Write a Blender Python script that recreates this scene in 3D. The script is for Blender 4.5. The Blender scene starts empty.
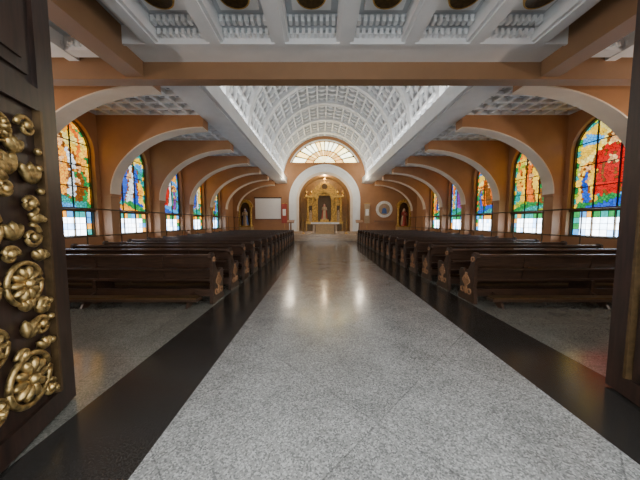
import bpy, math, random
from math import sin, cos, pi, sqrt, radians
from mathutils import Vector, noise
random.seed(7)
S = bpy.context.scene

# ------------------------------------------------------------ materials
def newmat(name):
    m = bpy.data.materials.new(name); m.use_nodes = True
    nt = m.node_tree; b = nt.nodes['Principled BSDF']
    return m, nt, b
def mat(name, col, rough=0.6, metal=0.0, var=0.12, scale=6.0, bump=0.0, spec=0.5, detail=4):
    m, nt, b = newmat(name)
    N, L = nt.nodes, nt.links
    tc = N.new('ShaderNodeTexCoord'); nz = N.new('ShaderNodeTexNoise')
    nz.inputs['Scale'].default_value = scale; nz.inputs['Detail'].default_value = detail
    L.new(tc.outputs['Object'], nz.inputs['Vector'])
    r = N.new('ShaderNodeValToRGB')
    r.color_ramp.elements[0].position = .3; r.color_ramp.elements[1].position = .7
    r.color_ramp.elements[0].color = tuple(c*(1-var) for c in col)+(1,)
    r.color_ramp.elements[1].color = tuple(min(1, c*(1+var)) for c in col)+(1,)
    L.new(nz.outputs['Fac'], r.inputs[0]); L.new(r.outputs[0], b.inputs['Base Color'])
    b.inputs['Roughness'].default_value = rough; b.inputs['Metallic'].default_value = metal
    b.inputs['Specular IOR Level'].default_value = spec
    if bump:
        bp = N.new('ShaderNodeBump'); bp.inputs['Strength'].default_value = bump
        bp.inputs['Distance'].default_value = .02
        L.new(nz.outputs['Fac'], bp.inputs['Height']); L.new(bp.outputs[0], b.inputs['Normal'])
    return m
def wood(name, c1, c2, rough=.3, sc=(1.5, 14, 14)):
    m, nt, b = newmat(name); N, L = nt.nodes, nt.links
    tc = N.new('ShaderNodeTexCoord'); mp = N.new('ShaderNodeMapping'); mp.inputs['Scale'].default_value = sc
    nz = N.new('ShaderNodeTexNoise'); nz.inputs['Scale'].default_value = 3; nz.inputs['Detail'].default_value = 6
    r = N.new('ShaderNodeValToRGB'); r.color_ramp.elements[0].position = .35; r.color_ramp.elements[1].position = .7
    r.color_ramp.elements[0].color = c1+(1,); r.color_ramp.elements[1].color = c2+(1,)
    L.new(tc.outputs['Object'], mp.inputs[0]); L.new(mp.outputs[0], nz.inputs['Vector'])
    L.new(nz.outputs['Fac'], r.inputs[0]); L.new(r.outputs[0], b.inputs['Base Color'])
    b.inputs['Roughness'].default_value = rough
    return m
def terrazzo(name, base, dark, light, rough, tile, rot, groutmul=.68, speck=100, mort=.005):
    m, nt, b = newmat(name); N, L = nt.nodes, nt.links
    tc = N.new('ShaderNodeTexCoord')
    v = N.new('ShaderNodeTexVoronoi'); v.inputs['Scale'].default_value = speck
    L.new(tc.outputs['Object'], v.inputs['Vector'])
    r = N.new('ShaderNodeValToRGB'); cr = r.color_ramp; cr.interpolation = 'CONSTANT'
    cr.elements[0].position = 0; cr.elements[0].color = dark+(1,)
    cr.elements[1].position = .25; cr.elements[1].color = base+(1,)
    e = cr.elements.new(.75); e.color = light+(1,)
    sp = N.new('ShaderNodeSeparateColor'); L.new(v.outputs['Color'], sp.inputs[0])
    L.new(sp.outputs[0], r.inputs[0])
    nz = N.new('ShaderNodeTexNoise'); nz.inputs['Scale'].default_value = 2.2; nz.inputs['Detail'].default_value = 7
    nz.inputs['Roughness'].default_value = .65
    L.new(tc.outputs['Object'], nz.inputs['Vector'])
    mr = N.new('ShaderNodeMapRange'); mr.inputs[1].default_value = .3; mr.inputs[2].default_value = .7
    mr.inputs[3].default_value = .78; mr.inputs[4].default_value = 1.16
    L.new(nz.outputs['Fac'], mr.inputs[0])
    mp = N.new('ShaderNodeMapping'); mp.inputs['Rotation'].default_value = (0, 0, rot)
    L.new(tc.outputs['Object'], mp.inputs[0])
    bk = N.new('ShaderNodeTexBrick'); bk.offset = 0; bk.inputs['Scale'].default_value = 1
    bk.inputs['Brick Width'].default_value = tile; bk.inputs['Row Height'].default_value = tile
    bk.inputs['Mortar Size'].default_value = mort; bk.inputs['Mortar Smooth'].default_value = 0
    bk.inputs['Color1'].default_value = (1, 1, 1, 1); bk.inputs['Color2'].default_value = (.88, .88, .88, 1)
    bk.inputs['Mortar'].default_value = (groutmul,)*3+(1,)
    L.new(mp.outputs[0], bk.inputs['Vector'])
    m1 = N.new('ShaderNodeMixRGB'); m1.blend_type = 'MULTIPLY'; m1.inputs[0].default_value = 1
    m2 = N.new('ShaderNodeMixRGB'); m2.blend_type = 'MULTIPLY'; m2.inputs[0].default_value = 1
    L.new(r.outputs[0], m1.inputs[1]); L.new(bk.outputs['Color'], m1.inputs[2])
    L.new(m1.outputs[0], m2.inputs[1]); L.new(mr.outputs[0], m2.inputs[2])
    L.new(m2.outputs[0], b.inputs['Base Color'])
    mr2 = N.new('ShaderNodeMapRange'); mr2.inputs[3].default_value = rough*.6; mr2.inputs[4].default_value = rough*1.4
    L.new(nz.outputs['Fac'], mr2.inputs[0]); L.new(mr2.outputs[0], b.inputs['Roughness'])
    nz2 = N.new('ShaderNodeTexNoise'); nz2.inputs['Scale'].default_value = 3.5; nz2.inputs['Detail'].default_value = 1
    L.new(tc.outputs['Object'], nz2.inputs['Vector'])
    bp = N.new('ShaderNodeBump'); bp.inputs['Strength'].default_value = .15; bp.inputs['Distance'].default_value = .02
    L.new(nz2.outputs['Fac'], bp.inputs['Height']); L.new(bp.outputs[0], b.inputs['Normal'])
    return m

M_or = mat('orange_paint', (.40, .195, .085), .5, scale=2, var=.08)
M_br = mat('brown_paint', (.28, .160, .082), .5, scale=2, var=.08)
M_cream = mat('cream_plaster', (.78, .66, .52), .6, scale=3, var=.05)
M_white = mat('white_plaster', (.79, .81, .82), .6, scale=3, var=.04)
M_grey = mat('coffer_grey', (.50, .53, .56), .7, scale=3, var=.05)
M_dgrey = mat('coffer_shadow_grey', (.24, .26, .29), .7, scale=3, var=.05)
M_wood = wood('pew_wood', (.020, .010, .006), (.058, .029, .016), .38)
M_wood2 = wood('pew_wood_light', (.22, .11, .05), (.34, .18, .09), .35)
M_door = wood('door_wood', (.014, .008, .006), (.040, .020, .014), .35, (10, 10, 1.2))
M_gold = mat('aged_gold', (.42, .29, .11), .36, .8, var=.65, scale=25, bump=.3)
M_goldp = mat('gold_leaf_paint', (.56, .33, .07), .38, .4, var=.5, scale=9)
M_bronze = mat('bronze', (.10, .06, .025), .4, .5, var=.3, scale=20)
M_lead = mat('lead_came', (.02, .02, .02), .5, .3)
M_skin = mat('statue_skin', (.50, .32, .22), .5)
M_robeb = mat('robe_blue', (.08, .16, .42), .5)
M_rober = mat('robe_red', (.40, .06, .04), .5)
M_robet = mat('robe_tan', (.42, .30, .18), .6)
M_cloth = mat('white_cloth', (.8, .78, .74), .8)
M_screen = mat('screen_white', (.88, .88, .88), .5, var=.02)
M_altarw = mat('apse_beige', (.58, .39, .19), .55)
M_black = mat('black_fabric', (.015, .015, .018), .5)
M_aisle = terrazzo('aisle_terrazzo', (.235, .235, .225), (.145, .145, .14), (.35, .35, .335), .17, 1.25, radians(45))
M_side = terrazzo('side_terrazzo', (.14, .138, .12), (.10, .10, .085), (.19, .187, .165), .14, .9, 0)
M_band = mat('black_granite', (.022, .020, .018), .18, scale=90, var=.5)
M_carpet = mat('sanctuary_marble', (.50, .38, .27), .2)
M_addedlamp, _nt, _b = newmat('added_lamp_glass')  # glowing glass for the added vestibule sconces
_b.inputs['Base Color'].default_value = (1, .95, .85, 1); _b.inputs['Emission Color'].default_value = (1, .95, .85, 1); _b.inputs['Emission Strength'].default_value = 3

def glassmat(name, st):
    m, nt, b = newmat(name); N, L = nt.nodes, nt.links
    a = N.new('ShaderNodeAttribute'); a.attribute_name = 'gcol'
    nz = N.new('ShaderNodeTexNoise'); nz.inputs['Scale'].default_value = 9
    tc = N.new('ShaderNodeTexCoord'); L.new(tc.outputs['Object'], nz.inputs['Vector'])
    mr = N.new('ShaderNodeMapRange'); mr.inputs[1].default_value = .3; mr.inputs[2].default_value = .7
    mr.inputs[3].default_value = st*.75; mr.inputs[4].default_value = st*1.25
    L.new(nz.outputs['Fac'], mr.inputs[0])
    L.new(a.outputs['Color'], b.inputs['Base Color']); L.new(a.outputs['Color'], b.inputs['Emission Color'])
    L.new(mr.outputs[0], b.inputs['Emission Strength'])
    b.inputs['Roughness'].default_value = .2
    return m
M_glass = glassmat('stained_glass', 2.0)
M_glasslo = glassmat('clear_leaded_glass', 12.0)
M_glass2 = glassmat('lunette_glass', 5.0)

# ------------------------------------------------------------ mesh builder
class MB:
    def __init__(s): s.v = []; s.f = []; s.m = []; s.mats = []; s.c = []; s.usec = False
    def mi(s, m):
        if m not in s.mats: s.mats.append(m)
        return s.mats.index(m)
    def face(s, pts, m, col=None):
        i = len(s.v); s.v += [tuple(p) for p in pts]; s.f.append(list(range(i, i+len(pts)))); s.m.append(s.mi(m))
        s.c.append(col or (1, 1, 1))
        if col: s.usec = True
    def solid(s, a, b, m, mcap=None):
        i = len(s.v); n = len(a); s.v += [tuple(p) for p in a]+[tuple(p) for p in b]
        k = s.mi(m); kc = s.mi(mcap) if mcap else k
        s.f.append([i+j for j in range(n)][::-1]); s.m.append(kc); s.c.append((1, 1, 1))
        s.f.append([i+n+j for j in range(n)]); s.m.append(kc); s.c.append((1, 1, 1))
        for j in range(n):
            q = (j+1) % n
            s.f.append([i+j, i+q, i+n+q, i+n+j]); s.m.append(k); s.c.append((1, 1, 1))
    def box(s, x0, x1, y0, y1, z0, z1, m):
        s.solid([(x0, y0, z0), (x1, y0, z0), (x1, y1, z0), (x0, y1, z0)],
                [(x0, y0, z1), (x1, y0, z1), (x1, y1, z1), (x0, y1, z1)], m)
    def prism(s, pts, fm, d0, d1, m, mcap=None):
        s.solid([fm(p[0], p[1], d0) for p in pts], [fm(p[0], p[1], d1) for p in pts], m, mcap)
    def lathe(s, prof, cx, cy, z0, m, n=16, ry=1.0):
        for a in range(n):
            t0 = 2*pi*a/n; t1 = 2*pi*(a+1)/n
            for (r0, h0), (r1, h1) in zip(prof[:-1], prof[1:]):
                s.face([(cx+r0*cos(t0), cy+ry*r0*sin(t0), z0+h0), (cx+r0*cos(t1), cy+ry*r0*sin(t1), z0+h0),
                        (cx+r1*cos(t1), cy+ry*r1*sin(t1), z0+h1), (cx+r1*cos(t0), cy+ry*r1*sin(t0), z0+h1)], m)
    def ball(s, c, r, m, fm=None, n=10, k=6):
        rx, ry, rz = r
        P = lambda t, p: (c[0]+rx*cos(p)*cos(t), c[1]+ry*cos(p)*sin(t), c[2]+rz*sin(p))
        for a in range(n):
            for b in range(k):
                t0, t1 = 2*pi*a/n, 2*pi*(a+1)/n; p0, p1 = -pi/2+pi*b/k, -pi/2+pi*(b+1)/k
                q = [P(t0, p0), P(t1, p0), P(t1, p1), P(t0, p1)]
                if fm: q = [fm(*x) for x in q]
                s.face(q, m)
    def tube(s, pts, rads, m, n=8):
        pts = [Vector(p) for p in pts]; rings = []
        for i, p in enumerate(pts):
            d = (pts[min(i+1, len(pts)-1)]-pts[max(i-1, 0)]).normalized()
            u = d.cross(Vector((0, 0, 1)))
            if u.length < .05: u = d.cross(Vector((1, 0, 0)))
            u.normalize(); w = d.cross(u)
            r = rads[i] if isinstance(rads, (list, tuple)) else rads
            rings.append([p+u*r*cos(2*pi*j/n)+w*r*sin(2*pi*j/n) for j in range(n)])
        for A, B in zip(rings[:-1], rings[1:]):
            for j in range(n):
                q = (j+1) % n; s.face([A[j], A[q], B[q], B[j]], m)
        s.face(rings[0], m); s.face(rings[-1], m)
    def mesh(s, name):
        me = bpy.data.meshes.new(name); me.from_pydata(s.v, [], s.f)
        for m in s.mats: me.materials.append(m)
        me.polygons.foreach_set('material_index', s.m)
        if s.usec:
            at = me.attributes.new('gcol', 'FLOAT_COLOR', 'CORNER')
            for p, c in zip(me.polygons, s.c):
                for l in p.loop_indices: at.data[l].color = (c[0], c[1], c[2], 1)
        me.update(); return me
    def obj(s, name, parent=None, smooth=False):
        me = s.mesh(name)
        if smooth:
            import bmesh
            bm = bmesh.new(); bm.from_mesh(me); bmesh.ops.remove_doubles(bm, verts=bm.verts, dist=.0005)
            bmesh.ops.recalc_face_normals(bm, faces=bm.faces); bm.to_mesh(me); bm.free()
            me.polygons.foreach_set('use_smooth', [True]*len(me.polygons))
        o = bpy.data.objects.new(name, me); S.collection.objects.link(o)
        if parent: o.parent = parent
        return o
def empty(name, loc=(0, 0, 0)):
    o = bpy.data.objects.new(name, None); o.location = loc; S.collection.objects.link(o); return o

# ------------------------------------------------------------ dimensions
HW = 8.2
YE = 23.7
BAY = 2.7
WC = [7.8+BAY*k for k in range(5)]
ARY = [6.45+BAY*k for k in range(7)]
ZC = 5.2
XB0, XB1, ZB = 3.5, 4.5, 5.1
VR, VZ = 3.8, 5.6
WW, SILL, TRANS, SPR = 1.0, 1.0, 1.9, 3.88

# ------------------------------------------------------------ floor
mb = MB()
def strip(x0, x1, m): mb.face([(x0, -8, 0), (x1, -8, 0), (x1, YE+3, 0), (x0, YE+3, 0)], m)
strip(-HW-.4, -2.34, M_side); strip(-2.34, -1.55, M_band); strip(-1.55, 1.55, M_aisle)
strip(1.55, 2.34, M_band); strip(2.34, HW+.4, M_side)
mb.obj('floor')

# ------------------------------------------------------------ side walls
def arch_curve(c, w, spr, n=20):
    return [(c-w*cos(pi*i/n), spr+w*sin(pi*i/n)) for i in range(n+1)]
for sgn, nm in ((-1, 'wall_left'), (1, 'wall_right')):
    mb = MB(); fm = lambda y, z, d: (sgn*(HW+d), y, z)
    prev = .6
    for c in WC:
        mb.prism([(prev, 0), (c-WW, 0), (c-WW, 5.6), (prev, 5.6)], fm, 0, .35, M_or)
        mb.prism([(c-WW, 0), (c+WW, 0), (c+WW, SILL), (c-WW, SILL)], fm, 0, .35, M_or)
        cv = arch_curve(c, WW, SPR)
        for a, b in zip(cv[:-1], cv[1:]):
            mb.prism([a, b, (b[0], 5.6), (a[0], 5.6)], fm, 0, .35, M_or)
        prev = c+WW
    mb.prism([(prev, 0), (YE, 0), (YE, 5.6), (prev, 5.6)], fm, 0, .35, M_or)
    mb.obj(nm)

# ------------------------------------------------------------ stained glass
PAL = dict(amber=(1, .38, .012), yellow=(1, .60, .025), pale=(1, .80, .20), white=(.80, .90, .95), blue=(.010, .08, .52),
           sky=(.05, .34, .80), green=(.015, .22, .05), teal=(.015, .30, .28), red=(.50, .006, .004), orange=(.85, .16, .005),
           violet=(.18, .04, .30), brown=(.18, .06, .01), skin=(.80, .42, .16), lime=(.32, .44, .02))
THEMES = [
    dict(bg=['yellow', 'amber', 'yellow', 'pale'], border=['yellow', 'green', 'amber', 'yellow'], robe='amber', mant='white', side='brown', ground=['teal', 'green', 'sky'], fx=.0, ring=1),
    dict(bg=['sky', 'yellow', 'teal'], border=['green', 'teal', 'yellow'], robe='white', mant='blue', side='orange', ground=['green', 'blue', 'amber'], fx=.1),
    dict(bg=['amber', 'yellow', 'sky'], border=['sky', 'teal', 'blue'], robe='red', mant='white', side='violet', ground=['blue', 'sky'], fx=-.1),
    dict(bg=['amber', 'yellow', 'pale'], border=['orange', 'green', 'amber'], robe='blue', mant='white', side='red', ground=['green', 'teal'], fx=.1),
    dict(bg=['yellow', 'amber', 'pale'], border=['sky', 'teal', 'green'], robe='red', mant='amber', side='blue', ground=['brown', 'green'], fx=0),
    dict(bg=['yellow', 'pale', 'yellow', 'sky'], border=['green', 'yellow', 'teal', 'lime'], robe='red', mant='red', side='blue', ground=['green', 'teal', 'blue'], fx=-.12),
    dict(bg=['amber', 'yellow', 'lime', 'yellow'], border=['teal', 'green', 'yellow'], robe='orange', mant='yellow', side='green', ground=['green', 'lime', 'teal'], fx=.12, ring=1),
    dict(bg=['yellow', 'sky', 'pale'], border=['orange', 'green'], robe='brown', mant='orange', side='blue', ground=['teal', 'blue'], fx=0),
    dict(bg=['amber', 'yellow', 'orange'], border=['blue', 'sky'], robe='violet', mant='sky', side='red', ground=['green', 'teal'], fx=.1),
    dict(bg=['yellow', 'amber', 'pale'], border=['green', 'amber'], robe='white', mant='blue', side='orange', ground=['teal', 'green'], fx=0),
]
def clip(poly, nx, ny, d):
    out = []
    for i in range(len(poly)):
        a, b = poly[i], poly[(i+1) % len(poly)]
        da, db = a[0]*nx+a[1]*ny-d, b[0]*nx+b[1]*ny-d
        if da <= 0: out.append(a)
        if (da < 0 < db) or (db < 0 < da):
            t = da/(da-db); out.append((a[0]+(b[0]-a[0])*t, a[1]+(b[1]-a[1])*t))
    return out
def fig(x, v, hy, sc):
    x, d = x/sc, (hy-v)/sc
    if x*x*1.5+d*d < .17**2: return 'skin'
    if -.24 < d < .1 and abs(x) < .2 and x*x+d*d < .24**2: return 'hair'
    if x*x+d*d < .38**2 and d < .12: return 'halo'
    if .14 < d < 1.75:
        w = .24+.26*min(1, d/1.5)
        fold = abs(x-.12*sin(d*2.2))
        if .5 < d < .75 and abs(x) < .12: return 'skin'
        if abs(fold-w*.42) < .035: return 'line'
        if fold < w*.42: return 'robe'
        e = w+(.16 if .3 < d < .85 else 0)
        if abs(x) < e: return 'mant'
        if abs(x) < e+.05: return 'line'
    return None
def picture(th, u, v, wn):
    bd = th['border']
    if abs(u) > .86 or (v > 1.98 and u*u+(v-1.98)**2 > .86**2):
        return PAL[bd[int(v*5+(u > 0)) % len(bd)]]
    f = fig(u-th['fx'], v, 2.12, .95)
    mp = dict(skin='skin', hair='brown', halo='pale', robe=th['robe'], mant=th['mant'], line='brown')
    if f: return PAL[mp[f]]
    s = -1 if th['fx'] > 0 else 1
    f = fig(u-s*.58, v, 1.35, .62)
    mp = dict(skin='skin', hair='brown', halo='amber', robe=th['side'], mant=bd[1], line='brown')
    if f: return PAL[mp[f]]
    if v < .55+.12*sin(u*4+wn):
        return PAL[th['ground'][int((v+u*.3+2)*4) % len(th['ground'])]]
    a = math.atan2(v-2.12, u-th['fx']); r = sqrt((u-th['fx'])**2+(v-2.12)**2)
    if th.get('ring') and .60 < r < .72: return PAL['orange']
    if v < 1.1 and noise.noise(Vector((u*2, v*2, wn*3))) > .05: return PAL[th['ground'][-1]]
    return PAL[th['bg'][int((a+pi)/(2*pi)*14) % len(th['bg'])]]
wn = 0
for si, sgn in enumerate((-1, 1)):
    for k, c in enumerate(WC):
        wn += 1; rnd = random.Random(wn*13); th = THEMES[(si*5+k) % 10]
        root = empty('window_%d' % wn, (sgn*(HW+.18), c, SILL))
        fr = MB(); fm = lambda y, z, d: (sgn*d, y, z)
        zt, zs = TRANS-SILL, SPR-SILL
        cv = [(-WW*cos(pi*i/24), zs+WW*sin(pi*i/24)) for i in range(25)]
        fr.prism([(-WW, 0), (WW, 0)]+cv[::-1], fm, .03, .06, M_lead)
        ci = [(p[0]*.96, zs+(p[1]-zs)*.96) for p in cv]
        for i in range(24):
            fr.prism([cv[i], cv[i+1], ci[i+1], ci[i]], fm, -.05, .03, M_bronze)
        for s2 in (-1, 1):
            fr.prism([(s2*WW, 0), (s2*WW*.96, 0), (s2*WW*.96, zs), (s2*WW, zs)], fm, -.05, .03, M_bronze)
        for z0, z1, dd in ((0, .05, -.06), (zt-.05, zt+.05, -.10)):
            fr.prism([(-WW, z0), (WW, z0), (WW, z1), (-WW, z1)], fm, dd, .03, M_bronze)
        for u in (-.32, .32):
            fr.prism([(u-.015, 0), (u+.015, 0), (u+.015, zt), (u-.015, zt)], fm, -.03, .03, M_bronze)
        for u in (-.33, .33):
            fr.prism([(u-.012, zt), (u+.012, zt), (u+.012, zs+.85), (u-.012, zs+.85)], fm, -.02, .03, M_lead)
        for z in (zt+.75, zt+1.45, zs+.2):
            fr.prism([(-WW*.95, z), (WW*.95, z), (WW*.95, z+.024), (-WW*.95, z+.024)], fm, -.02, .03, M_lead)
        fr.obj('frame', root)
        g = MB()
        out = [(-WW*.95, zt+.05), (WW*.95, zt+.05)]+[(-WW*.95*cos(pi*i/16), zs+WW*.95*sin(pi*i/16)) for i in range(16, -1, -1)]
        seeds = []; cell = {}
        MD = .066
        for _ in range(16000):
            p = (rnd.uniform(-WW, WW), rnd.uniform(zt, zs+WW))
            if p[1] > zs and p[0]**2+(p[1]-zs)**2 > (WW*.94)**2: continue
            ix, iy = int(p[0]//MD), int(p[1]//MD)
            if all((p[0]-q[0])**2+(p[1]-q[1])**2 > MD*MD for a in (-1, 0, 1) for b in (-1, 0, 1) for q in cell.get((ix+a, iy+b), ())):
                seeds.append(p); cell.setdefault((ix, iy), []).append(p)
        for s in seeds:
            ix, iy = int(s[0]//MD), int(s[1]//MD)
            nb = [q for a in range(-3, 4) for b in range(-3, 4) for q in cell.get((ix+a, iy+b), ()) if q is not s]
            poly = list(out)
            for q in nb:
                nx, ny = q[0]-s[0], q[1]-s[1]; l = sqrt(nx*nx+ny*ny); nx /= l; ny /= l
                poly = clip(poly, nx, ny, (s[0]+q[0])/2*nx+(s[1]+q[1])/2*ny-.005)
                if len(poly) < 3: break
            if len(poly) < 3: continue
            col = picture(th, s[0]/WW, (s[1]-zt)/WW, wn)
            f = rnd.uniform(.65, 1.2)
            g.face([(0.02*sgn, p[0], p[1]) for p in poly], M_glass, tuple(min(1.2, x*f) for x in col))
        for i in range(9):
            for j in range(4):
                u0 = -WW*.94+i*WW*1.88/9; z0 = .06+j*(zt-.11)/4
                edge = i in (0, 8) or j == 3
                if edge: col = tuple(x*.25 for x in PAL[rnd.choice(['teal', 'green', 'sky', 'amber'])])
                else: col = rnd.choice([(.75, .86, .98), (.62, .78, .96), (.85, .92, 1), (.25, .48, .85)])
                g.face([(0.02*sgn, u0+.01, z0+.008), (0.02*sgn, u0+WW*1.88/9-.01, z0+.008),
                        (0.02*sgn, u0+WW*1.88/9-.01, z0+(zt-.11)/4-.008), (0.02*sgn, u0+.01, z0+(zt-.11)/4-.008)], M_glasslo, col)
        g.obj('glass_panes', root)

# ------------------------------------------------------------ transverse arches + pilasters
for sgn in (-1, 1):
    for k, y in enumerate(ARY):
        mb = MB(); fm = lambda x, z, d: (sgn*x, d, z)
        a, b0, bz = HW-.35-XB1, 2.3, 2.5
        cv = [(XB1+a*sin(pi/2*i/24), bz+b0*cos(pi/2*i/24)) for i in range(25)]
        y0, y1 = y-.2, y+.2
        for p, q in zip(cv[:-1], cv[1:]):
            mb.prism([p, q, (q[0], ZC), (p[0], ZC)], fm, y0, y1, M_or)
        mb.prism([(HW-.35, 0), (HW, 0), (HW, ZC), (HW-.35, ZC)], fm, y0, y1, M_or)
        n = len(cv)
        def off(i):
            A = Vector(cv[max(i-1, 0)]); B = Vector(cv[min(i+1, n-1)]); t = (B-A).normalized(); return Vector((-t.y, t.x))*-.035
        for i in range(n-1):
            p, q = cv[i], cv[i+1]
            p2 = Vector(p)+off(i); q2 = Vector(q)+off(i+1)
            mb.prism([p, q, tuple(q2), tuple(p2)], fm, y0-.02, y1+.02, M_cream)
        mb.box(*sorted((sgn*(HW-.41), sgn*HW)), y0-.03, y1+.03, bz-.08, bz, M_or)
        mb.box(*sorted((sgn*(HW-.42), sgn*HW)), y0-.05, y1+.05, 0, .35, M_bronze)
        mb.obj('transverse_arch')
    mb = MB()
    for z in (1.05, 1.92):
        mb.tube([(sgn*(HW-.5), 6.2, z), (sgn*(HW-.5), 22.8, z)], .022, M_bronze, 8)
    yy = 6.45
    while yy < 22.8:
        mb.tube([(sgn*(HW-.5), yy, 0), (sgn*(HW-.5), yy, 1.94)], .02, M_bronze, 8)
        yy += BAY/2
    mb.obj('aisle_railing')

# ------------------------------------------------------------ nave beams
for sgn in (-1, 1):
    mb = MB()
    x0, x1 = sorted((sgn*XB0, sgn*XB1))
    mb.box(x0, x1, 5.35, YE, ZB, 5.5, M_white)
    xa, xb = sorted((sgn*XB0, sgn*(XB0+.06))); mb.box(xa, xb, 5.35, YE, 5.5, 5.62, M_white)
    xa, xb = sorted((sgn*(VR+.02), sgn*XB1)); mb.box(xa, xb, 5.35, YE, 5.5, 5.7, M_white)
    xa, xb = sorted((sgn*(XB0+.12), sgn*(XB1-.12))); mb.box(xa, xb, 5.35, YE, ZB-.03, ZB, M_white)
    mb.obj('nave_beam')

# ------------------------------------------------------------ vault
mb = MB()
def P(t, r, y): return (-r*cos(t), y, VZ+r*sin(t))
def sector(t0, t1, r0, r1, y0, y1, m):
    mb.solid([P(t0, r0, y0), P(t1, r0, y0), P(t1, r1, y0), P(t0, r1, y0)],
             [P(t0, r0, y1), P(t1, r0, y1), P(t1, r1, y1), P(t0, r1, y1)], m)
ND = 20; ys = 5.35; nys = int(round((YE-ys)/(BAY/5))); dyy = (YE-ys)/nys
for i in range(ND):
    t0, t1 = pi*i/ND, pi*(i+1)/ND
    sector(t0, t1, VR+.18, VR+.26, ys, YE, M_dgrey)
    sector(t0-.014, t0+.014, VR+.02, VR+.2, ys, YE, M_white)
    for j in range(nys+1):
        y = ys+j*dyy; major = (j % 5 == 2)
        w, r = (.15, VR-.08) if major else (.04, VR+.02)
        sector(t0, t1, r, VR+.2, y-w, min(y+w, YE), M_white)
        if j < nys:
            tm = (t0+t1)/2; ym = y+dyy/2
            sector(tm-.045, tm+.045, VR+.12, VR+.2, ym-.16, ym+.16, M_grey)
            sector(tm-.024, tm+.024, VR+.10, VR+.12, ym-.085, ym+.085, M_white)
mb.obj('ceiling')

# ------------------------------------------------------------ side aisle coffered ceilings
for sgn in (-1, 1):
    mb = MB()
    xa, xb = XB1, HW
    bx = lambda x0, x1, y0, y1, z0, z1, m: mb.box(*sorted((sgn*x0, sgn*x1)), y0, y1, z0, z1, m)
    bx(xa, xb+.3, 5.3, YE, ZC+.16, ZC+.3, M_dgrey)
    nx = 8; dx = (xb-xa)/nx; ny = int((YE-5.3)/.45); d2 = (YE-5.3)/ny
    for i in range(nx+1):
        x = xa+i*dx; bx(x-.05, x+.05, 5.3, YE, ZC, ZC+.22, M_white)
    for j in range(ny+1):
        y = 5.3+j*d2; bx(xa, xb, y-.05, y+.05, ZC+.001, ZC+.22, M_white)
        if j < ny:
            for i in range(nx):
                x = xa+(i+.5)*dx; ym = y+d2/2
                bx(x-.12, x+.12, ym-.12, ym+.12, ZC+.09, ZC+.22, M_white)
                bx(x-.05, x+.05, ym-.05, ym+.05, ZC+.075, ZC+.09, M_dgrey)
    mb.obj('ceiling')

# ------------------------------------------------------------ choir loft soffit
YB = 5.09
mb = MB()
ZS = 4.60
mb.box(-HW, HW, .6, YB, ZS+.28, ZS+.40, M_grey)
mb.box(-3.85, 3.85, 4.55, YB, ZS, ZS+.28, M_white)
mb.box(-3.85, 3.85, 4.55, 4.60, ZS-.03, ZS, M_white)
for k in range(-3, 4):
    x = 1.12*k
    mb.box(x-.15, x+.15, .7, 4.6, ZS, ZS+.28, M_white)
    mb.box(x-.09, x+.09, .7, 4.55, ZS-.03, ZS, M_white)
def medallion(x, y, z):
    for prof, m in (([(0, -.045), (.05, -.04), (.07, -.01)], M_goldp), ([(.07, -.01), (.21, -.03), (.21, .02)], M_bronze), ([(.205, -.035), (.225, -.035), (.235, .02)], M_goldp)):
        mb.lathe(prof, x, y, z, m, 24)
for k in range(-4, 4):
    xc = 1.12*(k+.5)
    lo, hi = (xc-.41, xc+.41)
    if abs(xc) > 3.9: continue
    for jy in range(4):
        yc = 3.86-jy*1.0
        mb.box(lo, hi, yc-.55, yc-.45, ZS+.06, ZS+.28, M_white)
        mb.box(xc-.30, xc+.30, yc-.29, yc+.29, ZS+.2, ZS+.28, M_white)
        medallion(xc, yc, ZS+.19)
    for r in range(2):
        yy = 4.5-.17*r; zz = ZS+.06+.08*r
        mb.box(lo, hi, yy-.02, 4.55, zz+.09, ZS+.28, M_grey)
        for d in range(8):
            x = lo+.06+d*.1; mb.box(x-.025, x+.025, yy-.05, yy+.05, zz, zz+.1, M_white)
for sgn in (-1, 1):
    for i in range(5):
        x = sgn*(4.3+i*.9); mb.box(x-.1, x+.1, .7, YB, ZS+.02, ZS+.28, M_white)
    for j in range(5):
        y = .9+j*1.0; a, b = sorted((sgn*4.2, sgn*HW)); mb.box(a, b, y-.1, y+.1, ZS+.03, ZS+.28, M_white)
        for d in range(40):
            x = sgn*(4.25+d*.095); mb.box(x-.025, x+.025, y-.16, y-.1, ZS+.08, ZS+.16, M_white)
mb.obj('ceiling')
mb = MB()
mb.box(-HW, HW, YB, YB+.2, 4.30, 6.3, M_br)
mb.box(-HW, HW, YB-.02, YB+.22, 4.27, 4.32, M_br)
for sgn in (-1, 1):
    a, b = sorted((sgn*3.85, sgn*4.2)); mb.box(a, b, .7, YB-.03, 4.31, ZS+.28, M_br)
mb.obj('loft_beam')

# ------------------------------------------------------------ front wall with doorway
mb = MB(); fm = lambda x, z, d: (x, d, z)
mb.box(-HW-.35, -2.3, .3, .6, 0, 9.5, M_br); mb.box(2.05, HW+.35, .3, .6, 0, 9.5, M_br)
mb.box(-2.3, 2.05, .3, .6, 4.0, 9.5, M_br)
mb.obj('wall_front')
mb = MB()
mb.box(-HW, HW, .6, YB+.3, 9.4, 9.5, M_white)
mb.obj('ceiling')

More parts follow.
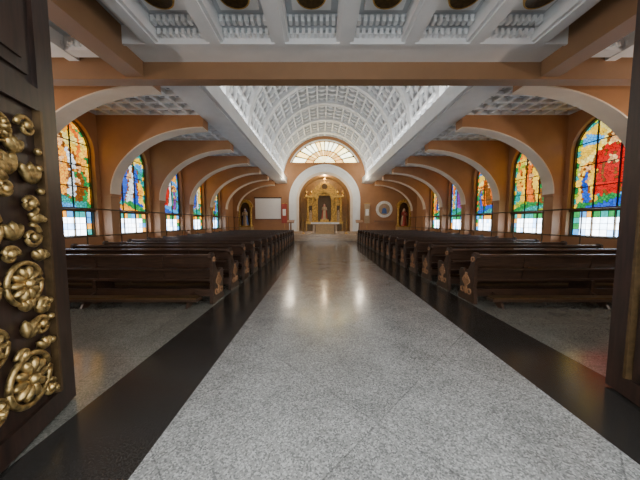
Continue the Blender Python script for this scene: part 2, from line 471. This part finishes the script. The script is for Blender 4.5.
# ------------------------------------------------------------ end wall
mb = MB(); fm = lambda x, z, d: (x, d, z); Y0, Y1 = YE, YE+.35
AR, AZ = 2.4, 3.5
for s2 in (-1, 1):
    for x0, x1, zt in ((AR, XB1, 7.0), (XB1, HW+.35, 5.6)):
        a, b = sorted((s2*x0, s2*x1)); mb.box(a, b, Y0, Y1, 0, zt, M_or)
cv = arch_curve(0, AR, AZ, 32)
for p, q in zip(cv[:-1], cv[1:]): mb.prism([p, q, (q[0], 7.0), (p[0], 7.0)], fm, Y0, Y1, M_or)
LR = 3.4; th0 = math.asin((7.0-VZ)/LR)
n = 32; ts = [th0+(pi-2*th0)*i/n for i in range(n+1)]
for a, b in zip(ts[:-1], ts[1:]):
    mb.prism([(-LR*cos(a), VZ+LR*sin(a)), (-LR*cos(b), VZ+LR*sin(b)), (-4.1*cos(b), VZ+4.1*sin(b)), (-4.1*cos(a), VZ+4.1*sin(a))], fm, Y0, Y1, M_or)
    mb.prism([(-LR*cos(a), VZ+LR*sin(a)), (-LR*cos(b), VZ+LR*sin(b)), (-(LR+.12)*cos(b), VZ+(LR+.12)*sin(b)), (-(LR+.12)*cos(a), VZ+(LR+.12)*sin(a))], fm, Y0-.06, Y0, M_white)
for s2 in (-1, 1):
    mb.prism([(s2*LR*cos(th0), 7.0), (s2*4.1, 7.0), (s2*4.1*cos(th0), VZ+4.1*sin(th0))], fm, Y0, Y1, M_or)
mb.box(-3.4, 3.4, Y0-.08, Y0, 6.9, 7.0, M_or)
mb.obj('wall_back')
root = empty('window_11', (0, YE+.15, VZ))
mb = MB()
zb = 7.0-VZ
mb.face([(-LR*cos(t), .06, LR*sin(t)) for t in ts], M_lead)
g = MB(); CZ = zb
def lun_r(phi):
    dx, dz = cos(phi), sin(phi); B = CZ*dz; return -B+sqrt(B*B-(CZ*CZ-(LR*.985)**2))
ns = 14
for i in range(ns):
    a, b = pi*i/ns+.025, pi*(i+1)/ns-.025
    m_ = (a+b)/2
    for ci, (ra, rb) in enumerate(((.06, .34), (.38, .58), (.62, 1.0))):
        pt = lambda ph, r: (r*lun_r(ph)*cos(ph), .03, CZ+r*lun_r(ph)*sin(ph))
        col = (rnd.choice([(1, .80, .34), (.98, .90, .55), (1, .70, .22)]), rnd.choice([(.7, .36, .10), (.5, .28, .09), (.8, .52, .18)]), rnd.choice([(1, .86, .42), (.95, .93, .65), (1, .66, .2)]))[ci]
        g.face([pt(a, ra), pt(a, rb), pt(m_, rb), pt(b, rb), pt(b, ra)], M_glass2, col)
mb.obj('lead', root); g.obj('glass_panes', root)

# ------------------------------------------------------------ altar arch surround + apse
mb = MB()
for r0, r1, d, m in ((2.4, 2.62, -.22, M_cream), (2.62, 3.12, -.14, M_white), (3.12, 3.32, -.24, M_white)):
    for p in range(40):
        a, b = pi*p/40, pi*(p+1)/40
        mb.prism([(r0*cos(a), AZ+r0*sin(a)), (r0*cos(b), AZ+r0*sin(b)), (r1*cos(b), AZ+r1*sin(b)), (r1*cos(a), AZ+r1*sin(a))], fm, Y0+d, Y0, m)
    for s2 in (-1, 1):
        a, b = sorted((s2*r0, s2*r1)); mb.box(a, b, Y0+d, Y0, .64, AZ, m)
mb.obj('altar_arch')
mb = MB()
for p in range(40):
    a, b = pi*p/40, pi*(p+1)/40
    mb.prism([(AR*cos(a), AZ+AR*sin(a)), (AR*cos(b), AZ+AR*sin(b)), (2.5*cos(b), AZ+2.5*sin(b)), (2.5*cos(a), AZ+2.5*sin(a))], fm, Y1, Y0+2.2, M_altarw)
for s2 in (-1, 1):
    a, b = sorted((s2*AR, s2*2.5)); mb.box(a, b, Y1, Y0+2.2, 0, AZ, M_altarw)
mb.box(-2.5, 2.5, Y0+2.2, Y0+2.3, 0, 6.1, M_altarw)
mb.box(-AR, AR, YE, Y0+2.2, 0, .48, M_carpet)
mb.obj('wall_apse')
mb = MB()
for i, (y, w) in enumerate(((19.9, 6.2), (20.25, 5.9), (20.6, 5.6))):
    mb.box(-w, w, y, YE, .16*i, .16*(i+1), M_carpet)
mb.obj('sanctuary_steps')
mb = MB(); mb.box(-3.4, 3.4, 22.75, YE, .48, .58, M_carpet); mb.box(-3.3, 3.3, 22.9, YE, .58, .64, M_carpet)
mb.obj('altar_predella')

def statue(mb, x, y, z, h, robe, mantle):
    k = h/1.7
    mb.lathe([(0, 0), (.30*k, 0), (.27*k, .25*k), (.22*k, .7*k), (.17*k, 1.0*k), (.21*k, 1.28*k), (.17*k, 1.4*k), (.06*k, 1.45*k), (.055*k, 1.5*k)], x, y, z, robe, 14, .75)
    mb.lathe([(.33*k, .1*k), (.30*k, .5*k), (.22*k, 1.0*k), (.24*k, 1.3*k), (.15*k, 1.45*k), (.11*k, 1.62*k), (0, 1.75*k)], x, y+.05*k, z, mantle, 14, .75)
    mb.ball((x, y-.04*k, z+1.58*k), (.085*k, .10*k, .12*k), M_skin)
    for s3 in (-1, 1):
        mb.tube([(x+s3*.2*k, y, z+1.32*k), (x+s3*.25*k, y-.1*k, z+1.05*k), (x+s3*.05*k, y-.26*k, z+1.15*k)], [.07*k, .06*k, .035*k], robe)
        mb.ball((x+s3*.03*k, y-.28*k, z+1.17*k), (.035*k, .03*k, .06*k), M_skin, n=8, k=5)

# retable
G = M_goldp
mb = MB(); yr = YE+.45
mb.box(-1.75, 1.75, yr, yr+.7, .48, 1.5, G)
mb.box(-1.85, 1.85, yr-.08, yr+.7, 1.42, 1.55, G)
for x in (-1.4, -.7, 0, .7, 1.4): mb.box(x-.28, x+.28, yr-.04, yr, .65, 1.3, M_bronze)
for x in (-1.55, -1.1, 1.1, 1.55, -.72, .72):
    h = 2.3
    mb.lathe([(.13, 0), (.13, .12), (.09, .18), (.075, h-.3), (.10, h-.22), (.14, h-.04), (.14, h)], x, yr+.1, 1.55, G, 12)
for s2 in (-1, 1):
    a, b = sorted((s2*.65, s2*1.7)); mb.box(a, b, yr+.35, yr+.6, 1.55, 3.85, G)
    a, b = sorted((s2*1.14, s2*1.50)); mb.box(a, b, yr+.33, yr+.35, 1.6, 3.1, M_bronze)
    for i in range(10):
        t, u = pi*i/10, pi*(i+1)/10
        mb.prism([(s2*1.32+.2*cos(t), 3.1+.2*sin(t)), (s2*1.32+.2*cos(u), 3.1+.2*sin(u)), (s2*1.32+.28*cos(u), 3.1+.28*sin(u)), (s2*1.32+.28*cos(t), 3.1+.28*sin(t))], fm, yr+.25, yr+.35, G)
mb.box(-1.85, -.55, yr-.1, yr+.65, 3.85, 4.05, G); mb.box(.55, 1.85, yr-.1, yr+.65, 3.85, 4.05, G)
cvn = arch_curve(0, .62, 3.7, 20); cvo = arch_curve(0, .95, 3.7, 20)
for i in range(20): mb.prism([cvn[i], cvn[i+1], cvo[i+1], cvo[i]], fm, yr-.08, yr+.6, G)
mb.box(-.65, .65, yr+.55, yr+.62, 1.55, 4.3, M_bronze)
mb.prism([(-1.5, 4.2), (-1.2, 4.05), (1.2, 4.05), (1.5, 4.2), (1.1, 4.6), (.75, 5.0), (.4, 5.3), (0, 5.4), (-.4, 5.3), (-.75, 5.0), (-1.1, 4.6)], fm, yr+.2, yr+.55, G)
mb.prism([(.28*cos(2*pi*i/20), 4.9+.28*sin(2*pi*i/20)) for i in range(20)], fm, yr+.14, yr+.2, M_bronze)
for x in (-1.75, -1.3, 1.3, 1.75):
    mb.lathe([(.10, 0), (.05, .12), (.11, .28), (.03, .45), (0, .65)], x, yr+.1, 4.05, G, 10)
mb.box(-.03, .03, yr+.3, yr+.36, 5.35, 5.75, G); mb.box(-.13, .13, yr+.3, yr+.36, 5.55, 5.61, G)
statue(mb, 0, yr+.25, 1.75, 1.5, M_robet, M_rober)
mb.box(-.4, .4, yr, yr+.5, 1.55, 1.75, G)
for x in (-1.33, 1.33): statue(mb, x, yr+.15, 1.55, 1.1, M_robet, M_robet)
mb.obj('altar_retable')
root = empty('altar_table', (0, 21.9, .48)); mb = MB()
mb.box(-1.2, 1.2, -.4, .4, .92, 1.0, M_cloth); mb.box(-1.22, 1.22, -.42, -.40, .85, 1.0, M_cloth)
mb.obj('cloth_top', root); mb = MB()
for x in (-.95, .95):
    mb.lathe([(.2, 0), (.2, .1), (.12, .2), (.12, .75), (.2, .85), (.2, .92)], x, 0, 0, M_carpet, 12)
mb.box(-.8, .8, -.15, .15, 0, .92, M_altarw); mb.obj('base', root)
def lectern(x, y):
    mb = MB(); mb.lathe([(.25, 0), (.25, .06), (.08, .15), (.06, .9), (.12, 1.0)], x, y, .48, M_wood2, 12)
    mb.prism([(y-.25, 1.42), (y+.25, 1.62), (y+.25, 1.68), (y-.25, 1.48)], lambda a, b, d: (d, a, b), x-.3, x+.3, M_wood2)
    mb.obj('lectern')
lectern(-2.9, 21.2); lectern(2.9, 21.2)
for x in (-1.9, 1.9):
    mb = MB(); mb.lathe([(.16, 0), (.14, .05), (.03, .12), (.03, .6), (.06, .66), (.03, .72), (.03, 1.1), (.09, 1.15), (.09, 1.18), (.03, 1.18), (.03, 1.5), (0, 1.52)], x, 21.9, .48, G, 12)
    mb.obj('altar_candlestick')

for s2 in (-1, 1):
    mb = MB(); y = YE-.03; xc = s2*7.4
    f2 = lambda x, z, d: (xc+x, d, z)
    mb.box(xc-.68, xc+.68, y-.6, y, 0, 1.1, M_altarw)
    mb.box(xc-.72, xc+.72, y-.65, y, 1.05, 1.15, G)
    a1 = arch_curve(0, .42, 2.9, 16); a2 = arch_curve(0, .7, 2.9, 16)
    for i in range(16): mb.prism([a1[i], a1[i+1], a2[i+1], a2[i]], f2, y-.35, y, G)
    for s3 in (-1, 1):
        mb.lathe([(.14, 0), (.14, .1), (.10, .16), (.09, 1.5), (.14, 1.75)], xc+s3*.55, y-.3, 1.15, G, 12)
    mb.box(xc-.45, xc+.45, y-.05, y, 1.15, 2.9, M_bronze)
    mb.prism([a for a in a1], f2, y-.05, y, M_bronze)
    statue(mb, xc, y-.3, 1.15, 1.6, M_robet if s2 < 0 else M_rober, M_robeb if s2 < 0 else M_robet)
    mb.obj('side_shrine')

root = empty('projection_screen', (-5.3, YE-.12, 2.75)); mb = MB()
mb.box(-1.2, 1.2, -.02, .02, -.95, .95, M_screen); mb.obj('canvas', root)
mb = MB(); mb.box(-1.28, 1.28, -.05, .08, .95, 1.05, M_black); mb.box(-1.22, 1.22, -.03, .03, -.99, -.95, M_black); mb.obj('case', root)
root = empty('round_wall_picture', (5.6, YE-.06, 2.7)); mb = MB()
c24 = [(.78*cos(2*pi*i/28), .78*sin(2*pi*i/28)) for i in range(28)]
mb.prism(c24, fm, -.03, .04, M_cloth); mb.prism([(x*.68, z*.68) for x, z in c24], fm, -.05, -.03, M_robet)
mb.prism([(-.25, -.40), (.25, -.40), (.18, .05), (.06, .12), (-.06, .12), (-.18, .05)], fm, -.06, -.05, M_robeb)
mb.prism([(.12*cos(2*pi*i/16), .25+.15*sin(2*pi*i/16)) for i in range(16)], fm, -.06, -.05, M_skin)
mb.obj('disc', root)
mb = MB(); mb.prism([(-.9, -1.2), (.9, -1.2), (.9, -1.05), (-.9, -1.05)], fm, -.25, .05, M_wood2); mb.obj('shelf', root)
for x, m in ((-3.75, M_rober), (3.95, M_robet)):
    mb = MB(); mb.box(x-.25, x+.25, YE-.33, YE-.31, 1.4, 3.2, m); mb.box(x-.3, x+.3, YE-.34, YE-.29, 3.2, 3.24, G)
    mb.box(x-.15, x+.15, YE-.345, YE-.335, 2.1, 2.7, M_cloth)
    mb.box(x-.015, x+.015, YE-.31, YE-.28, .48, 3.35, G)
    mb.lathe([(.16, 0), (.14, .05), (.02, .1)], x, YE-.3, .48, G, 10)
    mb.obj('church_banner')

# ------------------------------------------------------------ pews
def pew_mesh(x0, x1, aisle):
    mb = MB()
    fy = lambda y, z, d: (d, y, z)
    prof = [(-.03, 0), (.50, 0), (.50, .07), (.46, .10), (.44, .30), (.47, .42), (.49, .52), (.45, .60), (.38, .60), (.30, .56), (.20, .60), (.12, .72), (.09, .84),
            (.10, .90), (.06, .945), (0, .95), (-.05, .92), (-.06, .86), (-.02, .80), (.0, .70), (.0, .3), (-.03, .10)]
    mid = (x0+x1)/2
    for xa in (x0, x1-.06):
        mb.prism(prof, fy, xa, xa+.06, M_wood)
    mb.box(mid-.03, mid+.03, .0, .42, 0, .43, M_wood)
    a, b = x0+.06, x1-.06
    mb.box(a, b, .03, .46, .42, .455, M_wood); mb.box(a, b, .40, .43, .32, .42, M_wood)
    def board(z0, z1, t=.025):
        ya, yb = .08-(z0-.4)*.14, .08-(z1-.4)*.14
        mb.prism([(ya, z0), (ya+t, z0), (yb+t, z1), (yb, z1)], fy, a, b, M_wood)
    board(.68, .88); board(.44, .66)
    mb.box(a, b, -.035, .045, .875, .915, M_wood)
    for x in (a+.9, mid, b-.9): mb.prism([(.06, .43), (.09, .43), (.035, .88), (.0, .88)], fy, x-.04, x+.04, M_wood)
    mb.box(a, b, .02, .05, .14, .28, M_wood)
    mb.box(a, b, -.10, .03, .64, .66, M_wood)
    mb.box(a+.1, b-.1, -.30, -.12, .13, .17, M_wood); mb.box(a+.12, b-.12, -.29, -.13, .17, .20, M_bronze)
    for x in (a+.3, mid, b-.3): mb.prism([(-.28, 0), (-.14, 0), (.02, .16), (.02, .22), (-.2, .13)], fy, x-.02, x+.02, M_wood)
    xs = aisle; s = -1 if aisle == x0 else 1
    d0, d1 = sorted((xs, xs+s*.018))
    mb.prism([(.20, .14), (.26, .14), (.26, .54), (.20, .54)], fy, d0, d1, M_wood2)
    mb.prism([(.11, .36), (.35, .36), (.35, .42), (.11, .42)], fy, d0, d1, M_wood2)
    for cy, cz, r in ((.23, .40, .10), (.12, .2, .06), (.34, .2, .06), (.05, .82, .05)):
        for i in range(14):
            t, u = 2*pi*i/14, 2*pi*(i+1)/14
            mb.prism([(cy+r*cos(t), cz+r*sin(t)), (cy+r*cos(u), cz+r*sin(u)), (cy+r*.65*cos(u), cz+r*.65*sin(u)), (cy+r*.65*cos(t), cz+r*.65*sin(t))], fy, d0, d1, M_wood2)
    return mb.mesh('church_pew')
XP0, XP1 = 2.38, 6.75
mL = pew_mesh(-XP1, -XP0, -XP0); mR = pew_mesh(XP0, XP1, XP0)
y = 4.5
while y < 18.8:
    for me in (mL, mR):
        o = bpy.data.objects.new('church_pew', me); o.location = (0, y, 0); S.collection.objects.link(o)
    y += .93

# ------------------------------------------------------------ doors
def door(name, far, near, relief, swing):
    far = Vector(far); near = Vector(near); d = (near-far); W = d.length; d.normalize()
    root = empty(name, (far.x, far.y, .02))
    root.rotation_euler = (0, 0, math.atan2(d.y, d.x))
    H = 3.9; t = .07; s = swing
    Y = lambda a: a*s
    mb = MB()
    bx = lambda x0, x1, y0, y1, z0, z1, m: mb.box(x0, x1, *sorted((Y(y0), Y(y1))), z0, z1, m)
    bx(0, W, -t, 0, 0, H, M_door)
    for x0, x1 in ((0, .17), (W-.13, W)): bx(x0, x1, 0, .03, 0, H, M_door)
    for z0, z1 in ((0, .16), (2.28, 2.44), (H-.15, H)): bx(.17, W-.13, 0, .03, z0, z1, M_door)
    for z0, z1 in ((2.5, 3.1), (3.16, 3.7)) if relief else ((.25, .95), (1.05, 2.2), (2.5, 3.1), (3.16, 3.7)):
        bx(.23, W-.19, 0, .02, z0, z1, M_door); bx(.30, W-.26, .02, .035, z0+.08, z1-.08, M_door)
    bx(.17, .195, 0, .045, .16, 2.28, M_bronze); bx(W-.155, W-.13, 0, .045, .16, 2.28, M_bronze)
    mb.obj('leaf', root)
    if not relief: return root
    g = MB()
    def ring(cx, cz, r, w):
        g.tube([(cx+r*cos(a*pi/12), Y(.03), cz+r*sin(a*pi/12)) for a in range(25)], w, M_gold, 8)
    def rosette(cx, cz, r, n=8):
        ring(cx, cz, r, r*.11)
        for i in range(n):
            a = 2*pi*i/n; ca, sa = cos(a), sin(a)
            f = lambda x, y_, z: (cx+r*.52*ca+x*ca-z*sa, Y(.03)+y_, cz+r*.52*sa+x*sa+z*ca)
            g.ball((0, 0, 0), (r*.36, .035, r*.16), M_gold, f, 8, 5)
        g.ball((cx, Y(.045), cz), (r*.22, .04, r*.22), M_gold)
    def scroll(cx, cz, r, a0, dr, turns=1.3):
        pts = []; rad = []
        for i in range(22):
            u = i/21; a = a0+dr*u*turns*2*pi; rr = r*(1-.8*u)
            pts.append((cx+rr*cos(a), Y(.035), cz+rr*sin(a))); rad.append(.018*(1-.4*u))
        g.tube(pts, rad, M_gold, 7); g.ball((pts[-1][0], Y(.04), pts[-1][2]), (.03, .03, .03), M_gold, None, 8, 5)
    def leaf(cx, cz, ang, L, w):
        for k in (-1, 0, 1):
            b_ = ang+k*.55; cb, sb = cos(b_), sin(b_)
            f = lambda x, y_, z: (cx+x*cb-z*sb+L*.5*cb, Y(.03)+y_, cz+x*sb+z*cb+L*.5*sb)
            g.ball((0, 0, 0), (L*.5, .03, w*.32), M_gold, f, 8, 4)
    cx = W*.5+.03
    rosette(.44, .42, .17, 10); rosette(W-.34, .42, .17)
    rosette(.42, 1.07, .14, 10); rosette(W-.34, 1.07, .14, 10)
    rosette(cx, .74, .12); rosette(cx, 1.45, .14)
    for x, sg in ((.32, 1), (W-.27, -1)):
        scroll(x, .74, .08, 0 if sg > 0 else pi, sg); scroll(x+sg*.02, 1.38, .085, pi/2, sg); scroll(x+sg*.02, 1.60, .075, -pi/2, -sg)
        scroll(x+sg*.20, 1.27, .06, pi, -sg); scroll(x+sg*.17, .60, .05, 0, sg); scroll(x+sg*.2, 1.70, .06, 0, -sg)
        leaf(x+sg*.12, .70, pi/2+sg*.5, .13, .09); leaf(x+sg*.16, 1.36, pi/2, .13, .09)
        leaf(x-sg*.03, .95, -pi/2, .10, .07); leaf(x+sg*.1, .88, pi/2, .1, .07)
        leaf(x-sg*.03, .82, pi/2, .10, .07); leaf(x-sg*.02, 1.74, pi/2, .16, .1); leaf(x+sg*.14, 1.78, pi/2-sg*.4, .16, .1)
        leaf(x-sg*.02, .56, pi/2, .1, .07); leaf(x-sg*.04, 1.2, pi/2, .1, .07); leaf(x-sg*.04, 1.47, pi/2, .08, .07)
        scroll(x, 2.12, .075, 0, sg); rosette(x+sg*.2, 2.06, .085, 6); leaf(x+sg*.1, 1.92, pi/2, .12, .08)
        scroll(x-sg*.03, .26, .06, pi/2, sg)
        for z in (.22, .60, .78, .90, 1.24, 1.50, 1.70, 1.86, 1.98): g.ball((x-sg*.09, Y(.035), z), (.025, .025, .025), M_gold, None, 8, 5)
    g.ball((cx, Y(.05), 1.83), (.08, .07, .10), M_gold); leaf(cx+.07, 1.8, .2, .16, .12); leaf(cx-.07, 1.8, pi-.2, .16, .12)
    rosette(cx, .36, .08, 6); rosette(cx, 1.08, .10, 6)
    g.obj('gilded_relief', root, smooth=True)
    return root
CX = -.43
door('door_1', (CX-2.12, 2.035, 0), (CX-1.72, .75, 0), True, +1)
door('door_2', (CX+2.66, 2.20, 0), (CX+2.36, .85, 0), False, -1)

# ------------------------------------------------------------ lights
def area(name, loc, rot, sx, sy, power, col):
    l = bpy.data.lights.new(name, 'AREA'); l.shape = 'RECTANGLE'; l.size = sx; l.size_y = sy; l.energy = power; l.color = col
    o = bpy.data.objects.new(name, l); o.location = loc; o.rotation_euler = rot; S.collection.objects.link(o); return o
for s2 in (-1, 1):
    area('added_vault_fill', (s2*3.66, 14.5, 5.53), (0, pi-s2*-.35, 0), .16, 17.5, 190, (1, .99, .97))  # added fill strips hidden on the beam ledges to brighten the vault
def point(name, loc, p, col, r=.12):
    l = bpy.data.lights.new(name, 'POINT'); l.energy = p; l.color = col; l.shadow_soft_size = r
    o = bpy.data.objects.new(name, l); o.location = loc; S.collection.objects.link(o)
point('added_apse_fill', (0, YE+.35, 5.78), 75, (1, .78, .48), .06)  # added fill without a fixture, so the gold retable is lit
for s2 in (-1, 1): point('added_sanctuary_fill', (s2*3.0, YE-2.5, 5.0), 140, (1, .86, .65), .3)  # added warm fill without fixtures, for glow on the far floor
for s2 in (-1, 1):
    for yy in (2.0, 4.2):
        mb = MB(); x = s2*(HW-.12)
        mb.box(*sorted((s2*(HW-.04), s2*HW)), yy-.08, yy+.08, 2.3, 2.7, M_bronze)
        mb.lathe([(.03, 0), (.10, .05), (.14, .2), (.13, .2), (.09, .07), (0, .03)], s2*(HW-.18), yy, 2.45, M_addedlamp, 16)
        mb.obj('added_sconce')  # invented sconce, out of view behind the doors, added for its light
        point('added_soffit_fill', (s2*(HW-.18), yy, 2.85), 150, (1, .95, .88), .1)  # added fill to lift the loft soffit

w = bpy.data.worlds.new('world'); S.world = w; w.use_nodes = True
nt = w.node_tree; bg = nt.nodes['Background']
bg.inputs[0].default_value = (.93, .97, 1, 1); bg.inputs[1].default_value = 5.8

# ------------------------------------------------------------ camera
cam = bpy.data.cameras.new('camera'); cam.lens = 36*250/640; cam.sensor_width = 36; cam.clip_start = .02
o = bpy.data.objects.new('camera', cam); o.location = (CX, 0, 1.5); o.rotation_euler = (radians(90-4.1), 0, 0)
S.collection.objects.link(o); S.camera = o
